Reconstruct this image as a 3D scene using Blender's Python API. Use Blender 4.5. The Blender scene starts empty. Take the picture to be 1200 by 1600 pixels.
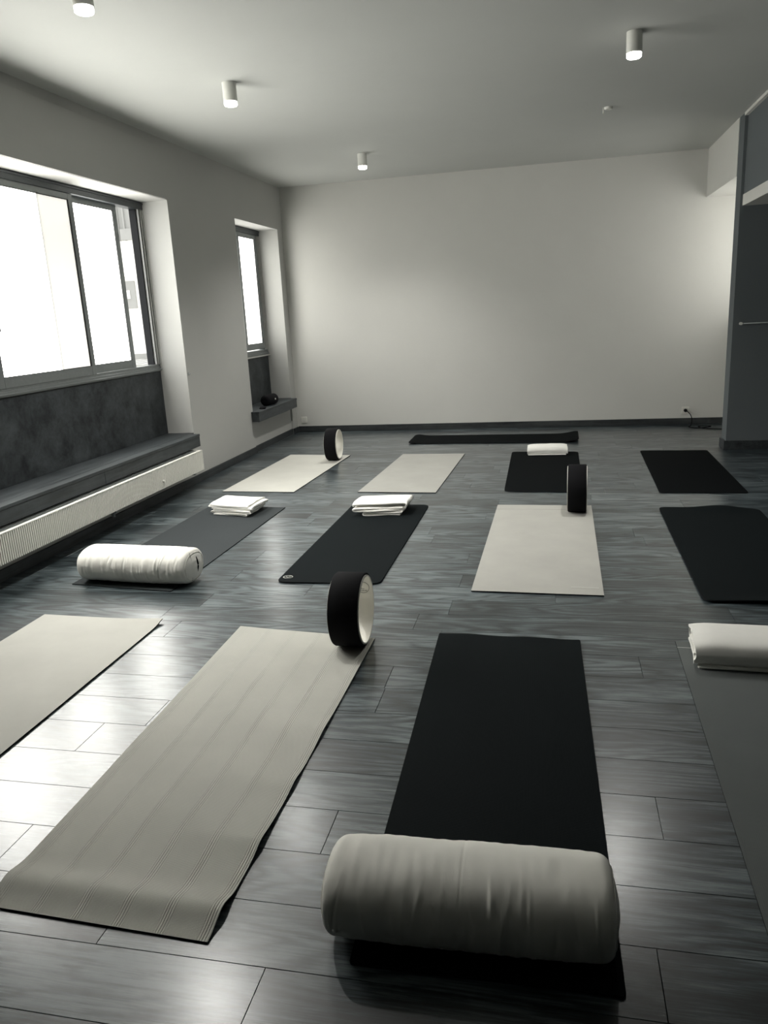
import bpy, bmesh, math, random
from mathutils import Vector, Matrix, noise
random.seed(7)
scene = bpy.context.scene
COL = scene.collection
PI = math.pi

# ---------------------------------------------------------------- camera
CAM_H = 1.45
rows = ((0.976667, 0.003498, -0.214730), (0.208429, -0.256407, 0.943829), (-0.051757, -0.966563, -0.251153))
R = Matrix(rows)                                   # camera (right, down, forward) -> world
cx, cy, cz = R @ Vector((1, 0, 0)), R @ Vector((0, -1, 0)), R @ Vector((0, 0, -1))
cam_data = bpy.data.cameras.new('camera'); cam = bpy.data.objects.new('camera', cam_data); COL.objects.link(cam)
cam.matrix_world = Matrix(((cx.x, cy.x, cz.x, 0), (cx.y, cy.y, cz.y, 0), (cx.z, cy.z, cz.z, CAM_H), (0, 0, 0, 1)))
cam_data.sensor_fit = 'VERTICAL'; cam_data.sensor_height = 36; cam_data.sensor_width = 27
cam_data.lens = 27.0; cam_data.clip_start = 0.05; cam_data.clip_end = 200
scene.camera = cam

# ---------------------------------------------------------------- world, light, exposure
WORLD_STRENGTH = 2.6
WORLD_COLOR = (0.97, 0.98, 1.0)
PANE = 18.0             # daylight glowing through the frosted panes
PANE_SMALL = 8.0        # small window's glow, turned down to avoid a hotspot on the back wall
PANE_ALCOVE = 3.6
SUN = 8.0               # broad soft skylight falling down through the left windows
LAMP_W = 140.0          # each downlight's spot
LAMP = 12.0             # the lit bulbs in the ceiling downlights
w = bpy.data.worlds.new('sky'); scene.world = w; w.use_nodes = True
w.node_tree.nodes['Background'].inputs[0].default_value = (*WORLD_COLOR, 1)
w.node_tree.nodes['Background'].inputs[1].default_value = WORLD_STRENGTH
sl = bpy.data.lights.new('skylight', 'SUN'); so = bpy.data.objects.new('skylight', sl); COL.objects.link(so)
sl.energy = SUN; sl.angle = math.radians(58); sl.color = (1.0, 0.985, 0.945)
so.rotation_euler = Vector((0.80, -0.20, -0.62)).to_track_quat('-Z', 'Y').to_euler(); so.location = (-6, 5, 6)
scene.view_settings.view_transform = 'Standard'
scene.view_settings.look = 'None'
scene.view_settings.gamma = 1.0
scene.view_settings.use_curve_mapping = False
scene.view_settings.exposure = 0.0

# ---------------------------------------------------------------- materials
def lin(r, g, b):
    f = lambda c: ((c/255+0.055)/1.055)**2.4 if c/255 > 0.04045 else c/255/12.92
    return (f(r), f(g), f(b))
class NT:
    def __init__(s, name):
        s.m = bpy.data.materials.new(name); s.m.use_nodes = True
        s.t = s.m.node_tree; s.b = s.t.nodes['Principled BSDF']
    def n(s, kind, **kw):
        nd = s.t.nodes.new(kind)
        for k, v in kw.items():
            if k.startswith('i_'): nd.inputs[k[2:].replace('_', ' ')].default_value = v
            else: setattr(nd, k, v)
        return nd
    def l(s, a, b): s.t.links.new(a, b)
    def math(s, op, a, b=None, clamp=False):
        nd = s.n('ShaderNodeMath', operation=op, use_clamp=clamp)
        for i, v in enumerate((a, b)):
            if v is None: continue
            if isinstance(v, (int, float)): nd.inputs[i].default_value = v
            else: s.l(v, nd.inputs[i])
        return nd.outputs[0]
    def vec(s, op, a, b):
        nd = s.n('ShaderNodeVectorMath', operation=op)
        for i, v in enumerate((a, b)):
            if isinstance(v, tuple): nd.inputs[i].default_value = v
            else: s.l(v, nd.inputs[i])
        return nd.outputs[0]
    def noise(s, co, scale, detail=3, rough=0.5, dist=0.0):
        nd = s.n('ShaderNodeTexNoise'); nd.inputs['Scale'].default_value = scale
        nd.inputs['Detail'].default_value = detail; nd.inputs['Roughness'].default_value = rough
        nd.inputs['Distortion'].default_value = dist
        s.l(co, nd.inputs['Vector']); return nd.outputs[0]
    def ramp(s, v, stops):
        nd = s.n('ShaderNodeValToRGB'); e = nd.color_ramp.elements
        while len(e) < len(stops): e.new(0.5)
        for i, (p, c) in enumerate(stops): e[i].position = p; e[i].color = (*c, 1)
        s.l(v, nd.inputs[0]); return nd.outputs[0]
    def mix(s, f, a, b):
        nd = s.n('ShaderNodeMix', data_type='RGBA')
        for i, v in ((0, f), (6, a), (7, b)):
            if isinstance(v, (int, float)): nd.inputs[i].default_value = v
            elif isinstance(v, tuple): nd.inputs[i].default_value = (*v[:3], 1)
            else: s.l(v, nd.inputs[i])
        return nd.outputs[2]
    def bump(s, h, strength=0.3, dist=0.002):
        nd = s.n('ShaderNodeBump'); nd.inputs['Strength'].default_value = strength
        nd.inputs['Distance'].default_value = dist
        s.l(h, nd.inputs['Height']); s.l(nd.outputs[0], s.b.inputs['Normal'])
    def base(s, c):
        if isinstance(c, tuple): s.b.inputs['Base Color'].default_value = (*c, 1)
        else: s.l(c, s.b.inputs['Base Color'])
    def rough(s, r): s.b.inputs['Roughness'].default_value = r
    def spec(s, r): s.b.inputs['Specular IOR Level'].default_value = r

def mat_plain(name, col, rough=0.6, spec=0.3, metal=0.0, var=0.06, scale=30, bump=0.0):
    k = NT(name); co = k.n('ShaderNodeNewGeometry').outputs['Position']
    n = k.noise(co, scale, 3)
    k.base(k.ramp(n, [(0.3, tuple(c*(1-var) for c in col)), (0.7, tuple(min(1, c*(1+var)) for c in col))]))
    k.rough(rough); k.spec(spec); k.b.inputs['Metallic'].default_value = metal
    if bump: k.bump(n, bump, 0.002)
    return k.m
def mat_paint(name, col, bump=0.25):
    k = NT(name); co = k.n('ShaderNodeNewGeometry').outputs['Position']
    big = k.noise(co, 1.3, 4, 0.6); fine = k.noise(co, 55, 4, 0.6)
    k.base(k.ramp(big, [(0.3, tuple(c*0.96 for c in col)), (0.7, col)]))
    k.rough(0.75); k.spec(0.15); k.bump(fine, bump, 0.004)
    return k.m
def mat_plank():
    k = NT('grey_wood_plank')
    at = k.n('ShaderNodeAttribute', attribute_name='plank')
    pos = k.n('ShaderNodeNewGeometry').outputs['Position']
    off = k.vec('MULTIPLY', at.outputs['Color'], (37.0, 23.0, 11.0))
    p = k.vec('ADD', pos, off)
    a = k.noise(k.vec('MULTIPLY', p, (0.8, 5.0, 1)), 1.0, 2.0, 0.5)
    vor = k.n('ShaderNodeTexVoronoi'); vor.inputs['Scale'].default_value = 1.0
    k.l(k.vec('MULTIPLY', p, (1.25, 4.2, 0)), vor.inputs['Vector'])
    vd = vor.outputs['Distance']
    halo = k.math('SUBTRACT', 1.0, k.math('MULTIPLY', vd, 3.2), clamp=True)          # grain bends round the knots
    a = k.math('ADD', a, k.math('MULTIPLY', k.math('POWER', halo, 2.0), 0.16))
    wob = k.noise(k.vec('MULTIPLY', p, (5.0, 40.0, 1)), 1.0, 3, 0.6)
    lines = k.math('SINE', k.math('ADD', k.math('MULTIPLY', a, 85.0), k.math('MULTIPLY', wob, 4.0)))
    lines = k.math('POWER', k.math('ADD', k.math('MULTIPLY', lines, 0.5), 0.5, clamp=True), 0.45)
    fib = k.noise(k.vec('MULTIPLY', p, (6.0, 170.0, 1)), 1.0, 6, 0.8)
    broad = k.noise(k.vec('MULTIPLY', p, (1.6, 8.0, 1)), 1.0, 5, 0.6, 0.2)
    knot = k.ramp(k.math('ADD', vd, k.math('MULTIPLY', wob, 0.03)), [(0.035, (0.0,)*3), (0.075, (1,)*3)])
    streak = k.ramp(k.noise(k.vec('MULTIPLY', p, (2.0, 34.0, 1)), 1.0, 6, 0.7, 0.2), [(0.35, (0.0,)*3), (0.385, (1,)*3)])
    v = k.math('ADD', k.math('MULTIPLY', lines, 0.15), k.math('MULTIPLY', fib, 0.62))
    v = k.math('ADD', v, k.math('MULTIPLY', broad, 0.45))
    v = k.math('SUBTRACT', v, 0.14)
    v = k.math('ADD', v, k.math('MULTIPLY', k.math('SUBTRACT', at.outputs['Fac'], 0.5), 0.12))
    c = k.ramp(v, [(0.38, PLANK[0]), (0.50, PLANK[1]), (0.63, PLANK[2])])
    c = k.mix(k.math('MULTIPLY', k.math('SUBTRACT', 1.0, streak), 0.75), c, tuple(x*0.5 for x in PLANK[0]))
    c = k.mix(k.math('MULTIPLY', k.math('SUBTRACT', 1.0, knot), 0.85), c, tuple(x*0.4 for x in PLANK[0]))
    k.base(c)
    r = k.math('ADD', 0.32, k.math('MULTIPLY', fib, 0.14)); k.l(r, k.b.inputs['Roughness'])
    k.spec(0.4); k.b.inputs['Coat Weight'].default_value = 0.85; k.b.inputs['Coat Roughness'].default_value = 0.24; k.bump(v, 0.35, 0.0012)
    return k.m
def mat_wood_dark(name, c0, c1, axis='Y', spec=0.3):
    k = NT(name); pos = k.n('ShaderNodeNewGeometry').outputs['Position']
    s = (16.0, 1.0, 16.0) if axis == 'Y' else (1.0, 16.0, 16.0)
    a = k.noise(k.vec('MULTIPLY', pos, s), 1.0, 5, 0.65, 0.5)
    b = k.noise(pos, 3.0, 5, 0.7)
    f = k.noise(k.vec('MULTIPLY', pos, tuple(q*6 for q in s)), 1.0, 3, 0.6)
    v = k.math('ADD', k.math('MULTIPLY', a, 0.5), k.math('MULTIPLY', b, 0.35))
    v = k.math('ADD', v, k.math('MULTIPLY', f, 0.2))
    k.base(k.ramp(v, [(0.38, c0), (0.68, c1)])); k.rough(0.5); k.spec(spec); k.bump(v, 0.3, 0.003)
    return k.m
def mat_concrete(name, c0, c1):
    k = NT(name); pos = k.n('ShaderNodeNewGeometry').outputs['Position']
    a = k.noise(pos, 4.5, 7, 0.68, 0.3); b = k.noise(pos, 22, 4, 0.6, 1.0)
    v = k.math('ADD', k.math('MULTIPLY', a, 0.75), k.math('MULTIPLY', b, 0.25))
    k.base(k.ramp(v, [(0.36, c0), (0.52, tuple((x+y)/2 for x, y in zip(c0, c1))), (0.68, c1)]))
    k.rough(0.55); k.spec(0.3); k.bump(v, 0.2, 0.004)
    return k.m
def mat_foam(name, col, rough=0.8, spec=0.2, weave=420.0, ribs=False, bump=0.25):
    k = NT(name); uv = k.n('ShaderNodeTexCoord').outputs['UV']
    sp = k.n('ShaderNodeSeparateXYZ'); k.l(uv, sp.inputs[0]); u, v = sp.outputs[0], sp.outputs[1]
    w1 = k.math('SINE', k.math('MULTIPLY', k.math('ADD', u, v), weave*2))
    w2 = k.math('SINE', k.math('MULTIPLY', k.math('SUBTRACT', u, v), weave*2))
    h = k.math('MULTIPLY', k.math('MULTIPLY', w1, w2), 0.5)
    big = k.noise(uv, 3.0, 4, 0.6)
    c = k.ramp(big, [(0.3, tuple(x*0.94 for x in col)), (0.7, tuple(min(1, x*1.05) for x in col))])
    if ribs:
        # bundles of fine lengthwise ribs pressed into the mat
        wig = k.math('MULTIPLY', k.math('SUBTRACT', k.noise(uv, 2.2, 2), 0.5), 0.02)
        uu = k.math('ADD', u, wig)
        ln = k.math('SINE', k.math('MULTIPLY', uu, 2*PI/0.0075))
        env = k.math('SINE', k.math('MULTIPLY', uu, 2*PI/0.125))
        env = k.math('MULTIPLY', k.math('SUBTRACT', env, 0.55), 2.4, clamp=True)
        h = k.math('ADD', h, k.math('MULTIPLY', k.math('MULTIPLY', ln, env), 1.1))
    k.base(c); k.rough(rough); k.spec(spec); k.bump(h, bump, 0.0012)
    return k.m
def mat_cloth(name, col, weave=900.0, bump=0.25):
    k = NT(name); co = k.n('ShaderNodeTexCoord').outputs['Object']
    n1 = k.noise(co, 14, 4, 0.6); n2 = k.noise(co, weave, 2, 0.5)
    k.base(k.ramp(n1, [(0.3, tuple(c*0.96 for c in col)), (0.7, col)]))
    k.rough(0.9); k.spec(0.1); k.b.inputs['Sheen Weight'].default_value = 0.15
    k.bump(n2, bump, 0.001)
    return k.m
def mat_emit(name, col, strength, clear=0.0, body=0.6):
    k = NT(name)
    if clear:
        tr = k.n('ShaderNodeBsdfTransparent'); mx = k.n('ShaderNodeMixShader'); mx.inputs[0].default_value = clear
        out = [q for q in k.t.nodes if q.type == 'OUTPUT_MATERIAL'][0]
        k.l(k.b.outputs[0], mx.inputs[1]); k.l(tr.outputs[0], mx.inputs[2]); k.l(mx.outputs[0], out.inputs[0]); k.spec(0.0); k.base(tuple(body*c for c in col)); k.rough(0.5)
    k.b.inputs['Emission Color'].default_value = (*col, 1)
    k.b.inputs['Emission Strength'].default_value = strength
    return k.m

PLANK = [(0.005, 0.009, 0.011), (0.031, 0.044, 0.050), (0.130, 0.158, 0.165)]
CREAM = (0.93, 0.92, 0.87)
M = dict(
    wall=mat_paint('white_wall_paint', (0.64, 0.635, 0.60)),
    wallw=mat_paint('window_wall_shaded', (0.45, 0.45, 0.43)),  # white wall greyed, the window side's shade put into its colour
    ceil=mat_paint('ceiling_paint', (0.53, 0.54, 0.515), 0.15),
    greywall=mat_paint('grey_wall_paint', (0.12, 0.135, 0.140)),
    darkwall=mat_paint('dark_wall_paint', (0.035, 0.04, 0.042)),  # for the unseen near and right walls, blackened to cut bounced light
    plank=mat_plank(),
    subfloor=mat_plain('subfloor', (0.01, 0.011, 0.012), 0.9),
    base=mat_wood_dark('skirting_wood', (0.010, 0.012, 0.014), (0.055, 0.062, 0.065)),
    basex=mat_wood_dark('skirting_wood_back', (0.010, 0.012, 0.014), (0.065, 0.072, 0.072), 'X'),
    bench=mat_wood_dark('dark_bench_wood', (0.008, 0.011, 0.013), (0.065, 0.075, 0.08), 'Y', 0.5),
    panel=mat_concrete('dark_mottled_panel', (0.008, 0.010, 0.012), (0.060, 0.069, 0.073)),
    alu=mat_plain('brushed_aluminium', (0.22, 0.235, 0.235), 0.38, 0.5, 0.55, 0.05, 40),
    aludark=mat_plain('dark_aluminium', (0.06, 0.068, 0.072), 0.4, 0.5, 0.3, 0.05, 40),
    alulight=mat_plain('pale_aluminium', (0.5, 0.5, 0.48), 0.4, 0.5, 0.4, 0.05, 40),
    blackgasket=mat_plain('black_gasket', (0.01, 0.011, 0.012), 0.6),
    pane=mat_emit('frosted_glass_daylit', CREAM, PANE, 0.6),
    pane_line=mat_emit('frosted_glass_overlap_edge', (0.60, 0.585, 0.52), 0.8, 0.0, 0.03),
    pane_dim=mat_emit('frosted_glass_doubled', (0.93, 0.90, 0.82), 0.82, 0.0, 0.03),
    pane_small=mat_emit('frosted_glass_small_window', CREAM, PANE_SMALL, 0.6),
    pane_alcove=mat_emit('alcove_glass_daylit', CREAM, PANE_ALCOVE),
    white=mat_plain('white_enamel', (0.78, 0.77, 0.71), 0.4, 0.4, 0, 0.02),
    lampshell=mat_plain('white_lamp_shell', (0.72, 0.72, 0.67), 0.45, 0.4, 0, 0.02),
    bulb=mat_emit('lit_bulb', (1.0, 0.98, 0.92), LAMP),
    black=mat_plain('black_rubber', (0.006, 0.006, 0.007), 0.85, 0.1),
    ring=mat_plain('cream_plastic_ring', (0.82, 0.80, 0.73), 0.35, 0.4, 0, 0.02),
    ink=mat_plain('dark_print', (0.03, 0.03, 0.03), 0.7),
    paleprint=mat_plain('pale_print', (0.45, 0.45, 0.42), 0.7),
    bolster=mat_cloth('natural_cotton', (0.86, 0.845, 0.78)),
    blanket=mat_cloth('white_cotton', (0.86, 0.85, 0.80)),
    facade=mat_plain('pale_facade', (0.80, 0.79, 0.74), 0.8, 0.2, 0, 0.03, 2),
    facadegrey=mat_plain('grey_facade_panel', (0.30, 0.30, 0.28), 0.7, 0.2, 0, 0.05, 3),
    ground=mat_plain('pale_paving', (0.42, 0.42, 0.40), 0.8, 0.2, 0, 0.08, 3),
    mat_cream=mat_foam('cream_mat', (0.47, 0.465, 0.42), ribs=True, bump=0.6),
    mat_cream_smooth=mat_foam('pale_cream_mat', (0.48, 0.474, 0.433)),
    mat_sand=mat_foam('sand_mat', (0.37, 0.365, 0.335)),
    mat_beige=mat_foam('beige_mat', (0.34, 0.337, 0.31)),
    mat_grey=mat_foam('grey_mat', (0.125, 0.135, 0.132), 0.9, 0.1, weave=300, bump=0.4),
    mat_slate=mat_foam('slate_mat', (0.028, 0.033, 0.035), 0.8, 0.2),
    mat_charcoal=mat_foam('charcoal_mat', (0.0038, 0.0060, 0.0068), 0.85, 0.08),
    mat_black=mat_foam('black_mat', (0.0025, 0.0035, 0.004), 0.85, 0.05),
    mat_edge=mat_plain('dark_mat_edge', (0.012, 0.013, 0.014), 0.8, 0.1),
)

# ---------------------------------------------------------------- mesh helpers
class MB:
    def __init__(s): s.bm = bmesh.new()
    def box(s, x0, x1, y0, y1, z0, z1, bev=0):
        r = bmesh.ops.create_cube(s.bm, size=1)
        vs = r['verts']
        for v in vs: v.co = Vector(((x0+x1)/2+v.co.x*(x1-x0), (y0+y1)/2+v.co.y*(y1-y0), (z0+z1)/2+v.co.z*(z1-z0)))
        if bev:
            es = list({e for v in vs for e in v.link_edges})
            bmesh.ops.bevel(s.bm, geom=es, offset=bev, segments=2, affect='EDGES', profile=0.5)
        return s
    def lathe(s, prof, n=32, axis='Z', loc=(0, 0, 0), closed=False):
        rings = []
        for (r, z) in prof:
            ring = []
            for i in range(n):
                a = 2*PI*i/n
                p = {'Z': (r*math.cos(a), r*math.sin(a), z), 'X': (z, r*math.cos(a), r*math.sin(a)), 'Y': (r*math.cos(a), z, r*math.sin(a))}[axis]
                ring.append(s.bm.verts.new(Vector(p)+Vector(loc)))
            rings.append(ring)
        m = len(rings)
        for j in range(m if closed else m-1):
            a, b = rings[j], rings[(j+1) % m]
            for i in range(n): s.bm.faces.new((a[i], a[(i+1) % n], b[(i+1) % n], b[i]))
        if not closed:
            if prof[0][0] > 1e-6: s.bm.faces.new(rings[0])
            if prof[-1][0] > 1e-6: s.bm.faces.new(rings[-1])
        return s
    def tube(s, pts, r, n=8, cyclic=False):
        pts = [Vector(p) for p in pts]; m = len(pts); rings = []
        up = Vector((0, 0, 1))
        for i, p in enumerate(pts):
            a = pts[(i-1) % m] if (cyclic or i > 0) else p
            b = pts[(i+1) % m] if (cyclic or i < m-1) else p
            t = (b-a).normalized()
            u = t.cross(up)
            if u.length < 1e-3: u = t.cross(Vector((1, 0, 0)))
            u.normalize(); v = t.cross(u).normalized()
            rings.append([s.bm.verts.new(p+u*r*math.cos(2*PI*k/n)+v*r*math.sin(2*PI*k/n)) for k in range(n)])
        for j in range(m if cyclic else m-1):
            a, b = rings[j], rings[(j+1) % m]
            for i in range(n): s.bm.faces.new((a[i], a[(i+1) % n], b[(i+1) % n], b[i]))
        if not cyclic: s.bm.faces.new(rings[0]); s.bm.faces.new(rings[-1])
        return s
    def build(s, name, m, parent=None, smooth=False, weld=False):
        if weld: bmesh.ops.remove_doubles(s.bm, verts=s.bm.verts, dist=1e-5)
        bmesh.ops.recalc_face_normals(s.bm, faces=s.bm.faces)
        me = bpy.data.meshes.new(name); s.bm.to_mesh(me); s.bm.free()
        for mm in (m if isinstance(m, (list, tuple)) else [m]): me.materials.append(mm)
        if smooth: me.shade_smooth()
        o = bpy.data.objects.new(name, me); COL.objects.link(o)
        if parent: o.parent = parent
        return o
def autosmooth(o, deg=40):
    me = o.data
    me.shade_smooth()
    me.set_sharp_from_angle(angle=math.radians(deg)); return o
def tag(o, label=None, cat=None, group=None, kind=None):
    for k, v in (('label', label), ('category', cat), ('group', group), ('kind', kind)):
        if v: o[k] = v
    return o
def empty(name, loc=(0, 0, 0), rz=0.0):
    o = bpy.data.objects.new(name, None); o.empty_display_size = 0.1
    COL.objects.link(o); o.location = loc; o.rotation_euler = (0, 0, rz); return o
def copy_tree(o, parent=None):
    c = o.copy(); COL.objects.link(c); c.parent = parent
    for ch in [q for q in bpy.data.objects if q.parent == o]: copy_tree(ch, c)
    return c
def struct(name, mb, m, parent=None):
    o = mb.build(name, m, parent)
    if not parent: o['kind'] = 'structure'
    return o

# ---------------------------------------------------------------- room dimensions
XL, XR, YB, YN, ZC = -3.25, 3.4, 9.5, -2.0, 2.97      # left wall, right wall, back wall, near wall, ceiling
W1 = (3.25, 6.53); W2 = (8.01, 9.32)                  # openings in the left wall along Y
ZO, ZS, ZB = 2.48, 1.04, 0.35                         # opening top, sill, underside of the benches
XW = -3.50                                            # window plane

# floor: slab + planks laid across the room
floor = struct('floor', MB().box(XL, XR, YN, YB, -0.06, -0.013), M['subfloor'])
PITCH, LEN, GAP = 0.195, 1.32, 0.0006
fixed = {-1: -0.645, 0: -1.083, 1: -1.54, 2: -0.63, 3: 0.303, 6: -0.65, 5: -1.49, 10: -1.963}
def plank_bm(bm, lay, x0, x1, y0, y1, col):
    b, d = 0.0007, -0.0125
    vs = []
    for (ins, z) in ((0, d), (0, -b), (b, 0)):
        vs.append([bm.verts.new((x, y, z)) for x, y in ((x0+ins, y0+ins), (x1-ins, y0+ins), (x1-ins, y1-ins), (x0+ins, y1-ins))])
    fs = [bm.faces.new(vs[2])]
    for a, c in ((vs[0], vs[1]), (vs[1], vs[2])):
        for i in range(4): fs.append(bm.faces.new((a[i], a[(i+1) % 4], c[(i+1) % 4], c[i])))
    for f in fs:
        for lp in f.loops: lp[lay] = col
def new_plank_bm():
    bm = bmesh.new(); lay = bm.loops.layers.float_color.new('plank'); return bm, lay
far_bm, far_lay = new_plank_bm()
y = 1.349
k = int((YN-1.349)/PITCH)-1
while 1.349+k*PITCH < YB:
    y0 = max(YN, 1.349+k*PITCH); y1 = min(YB, 1.349+(k+1)*PITCH)
    if y1-y0 > 0.01:
        offx = fixed.get(k, random.uniform(-0.66, 0.66))
        x = offx - LEN*math.ceil((offx-XL)/LEN)
        while x < XR:
            x0, x1 = max(x, XL), min(x+LEN, XR); x += LEN
            if x1-x0 < 0.01: continue
            col = (random.random(), random.random(), random.random(), 1)
            near = (0.9 < y0 < 6.3) and x1 > -3.25 and x0 < 0.30*y0+0.9
            if near:
                bm, lay = new_plank_bm()
                plank_bm(bm, lay, x0+GAP, x1-GAP, y0+GAP, y1-GAP, col)
                me = bpy.data.meshes.new('plank'); bm.to_mesh(me); bm.free(); me.materials.append(M['plank'])
                o = bpy.data.objects.new('plank', me); COL.objects.link(o); o.parent = floor
            else:
                plank_bm(far_bm, far_lay, x0+GAP, x1-GAP, y0+GAP, y1-GAP, col)
    k += 1
me = bpy.data.meshes.new('distant_planks'); far_bm.to_mesh(me); far_bm.free(); me.materials.append(M['plank'])
o = bpy.data.objects.new('distant_planks', me); COL.objects.link(o); o.parent = floor; o['kind'] = 'stuff'

# walls
mb = MB()
XO = -3.62
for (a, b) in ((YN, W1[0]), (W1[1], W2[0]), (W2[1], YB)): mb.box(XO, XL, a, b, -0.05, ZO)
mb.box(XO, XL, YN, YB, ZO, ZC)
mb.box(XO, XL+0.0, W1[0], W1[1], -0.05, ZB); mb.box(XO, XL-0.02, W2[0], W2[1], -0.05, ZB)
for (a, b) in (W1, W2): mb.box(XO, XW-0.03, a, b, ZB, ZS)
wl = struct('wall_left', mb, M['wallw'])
struct('wall_back', MB().box(XO, XR+0.1, YB, YB+0.12, -0.05, ZC), M['wall'])
struct('wall_near', MB().box(XO, XR+0.1, YN-0.12, YN, -0.05, ZC), M['darkwall'])
struct('ceiling', MB().box(XO, XR+0.1, YN-0.12, YB+0.12, ZC, ZC+0.12), M['ceil'])
# shallow boxed-out panel above the large window
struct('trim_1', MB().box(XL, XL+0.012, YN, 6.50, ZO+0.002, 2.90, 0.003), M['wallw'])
# right side: full-height wall, thin dividing wall, beams
YD0, YD1, XD = 7.85, 8.05, 1.625
struct('wall_right', MB().box(XR, XR+0.12, YN, YD1, -0.05, ZC), M['darkwall'])
struct('wall_divider', MB().box(XD, XR, YD0, YD1, 0, ZC), M['greywall'])
beam = struct('trim_2', MB().box(XD+0.025, XD+0.45, YN, YD0, 2.30, ZC), M['greywall'])          # beam towards the camera
struct('trim_3', MB().box(XD+0.020, XD+0.45, YN, YD0, 2.205, 2.30), M['wall'])                  # its pale lower strip
struct('trim_4', MB().box(XD-0.005, XD+0.03, YN, YD0, 2.945, ZC), M['wall'])                    # thin pale cornice
struct('trim_5', MB().box(XD-0.005, 2.60, YD1, YB, ZO, ZC), M['wall'])                          # beam over the alcove
# alcove wall with its window
XA = 2.10
mb = MB()
mb.box(XA, 2.60, YD1, YB, -0.05, 1.30); mb.box(XA, 2.60, YD1, 8.15, 1.30, ZO); mb.box(XA, 2.60, 9.40, YB, 1.30, ZO)
struct('wall_alcove', mb, M['wall'])
w3 = empty('window_3', (2.35, 8.775, 1.30)); w3['kind'] = 'structure'
MB().box(0, 0.01, -0.60, 0.60, 0.04, 1.14).build('pane', M['pane_alcove'], w3)
mb = MB()
mb.box(-0.03, 0.03, -0.62, -0.57, 0, 1.18).box(-0.03, 0.03, 0.57, 0.62, 0, 1.18).box(-0.03, 0.03, -0.57, 0.57, 0, 0.05).box(-0.03, 0.03, -0.57, 0.57, 1.12, 1.18)
mb.build('window_frame', M['alu'], w3)

# skirting boards
struct('baseboard_left', MB().box(XL+0.001, XL+0.018, YN, W2[0], 0, 0.072, 0.002).box(XL-0.019, XL-0.001, W2[0]+0.0, W2[1], 0, 0.072, 0.002)
       .box(XL+0.001, XL+0.018, W2[1], YB-0.018, 0, 0.072, 0.002), M['base'])
struct('baseboard_back', MB().box(XL+0.018, XA-0.001, YB-0.018, YB-0.001, 0, 0.075, 0.002), M['basex'])
struct('baseboard_divider', MB().box(XD-0.02, XD-0.001, YD0-0.02, YD1, 0, 0.085, 0.002).box(XD-0.001, XR-0.001, YD0-0.02, YD0-0.001, 0, 0.085, 0.002), M['base'])

# ---------------------------------------------------------------- windows of the left wall
def rect_frame(mb, x0, x1, y0, y1, z0, z1, st, rb, rt):
    mb.box(x0, x1, y0, y0+st, z0, z1, 0.003).box(x0, x1, y1-st, y1, z0, z1, 0.003)
    mb.box(x0, x1, y0+st, y1-st, z0, z0+rb, 0.003).box(x0, x1, y0+st, y1-st, z1-rt, z1, 0.003)
def leaf(parent, xp, y0, y1, z0, z1, panes, st=0.05, handle=None, glass='pane'):
    mb = MB(); rect_frame(mb, xp-0.014, xp+0.014, y0, y1, z0, z1, st, 0.07, 0.055)
    f = mb.build('sliding_sash', M['alu'], parent)
    g = MB()
    rect_frame(g, xp-0.009, xp+0.0155, y0+st-0.001, y1-st+0.001, z0+0.069, z1-0.054, 0.004, 0.004, 0.004)
    g.build('gasket', M['blackgasket'], f)
    mb = MB(); a = y0+st; idx = []
    for (ye, mi) in panes:
        mb.box(xp-0.003, xp+0.003, a, ye, z0+0.07, z1-0.055); idx.append(mi); a = ye
    p = mb.build('pane', [M[glass], M['pane_line'], M['pane_dim']], f)
    for i, q in enumerate(p.data.polygons): q.material_index = idx[i//6]
    if handle:
        hb = MB().box(xp+0.014, xp+0.045, handle[0]-0.018, handle[0]+0.018, handle[1]-0.045, handle[1]+0.045, 0.006).build('handle', M['aludark'], f)
    return f
def outer_frame(parent, y0, y1, z0, z1):
    mb = MB()
    mb.box(XW-0.075, XW+0.012, y0, y1, z1-0.062, z1, 0.003)                 # head with its two tracks
    mb.box(XW-0.06, XW+0.020, y0, y1, z1-0.022, z1-0.012, 0.002)
    mb.build('head_rail', M['aludark'], parent)
    MB().box(XW-0.075, XW+0.012, y0, y0+0.05, z0+0.062, z1-0.062, 0.003).build('side_rail', M['aludark'], parent)
    for i, (a, b, x, mm) in enumerate(((0.0, 0.016, 0.012, 'alulight'), (0.016, 0.034, -0.006, 'aludark'), (0.034, 0.046, 0.008, 'alulight'),
                                      (0.046, 0.064, -0.012, 'blackgasket'), (0.064, 0.072, 0.004, 'alulight'), (0.072, 0.088, -0.014, 'blackgasket'))):
        MB().box(XW-0.075, XW+x, y1-b, y1-a, z0+0.062, z1-0.062, 0.001).build('side_rail', M[mm], parent)
    mb = MB().box(XW-0.075, XW+0.004, y0, y1, z0, z0+0.040, 0.003)
    mb.box(XW-0.075, XW-0.004, y0, y1, z0+0.040, z0+0.062, 0.002)
    mb.box(XW-0.04, XW+0.016, y0, y1, z0+0.012, z0+0.020, 0.001)
    mb.build('bottom_rail', M['alu'], parent)
w1 = empty('window_1'); w1['kind'] = 'structure'
outer_frame(w1, W1[0], W1[1], ZS, ZO)
zl0, zl1 = ZS+0.055, ZO-0.050
leaf(w1, XW-0.012, 4.38, 5.50, zl0, zl1, [(5.085, 0), (5.105, 1), (5.45, 2)], 0.055, handle=(4.43, 1.50))
leaf(w1, XW-0.050, 5.06, 6.17, zl0, zl1, [(6.115, 0)], 0.055)
leaf(w1, XW-0.050, 3.30, 4.41, zl0, zl1, [(4.355, 0)], 0.055)
w2 = empty('window_2'); w2['kind'] = 'structure'
outer_frame(w2, W2[0], W2[1], ZS-0.02, ZO)
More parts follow.
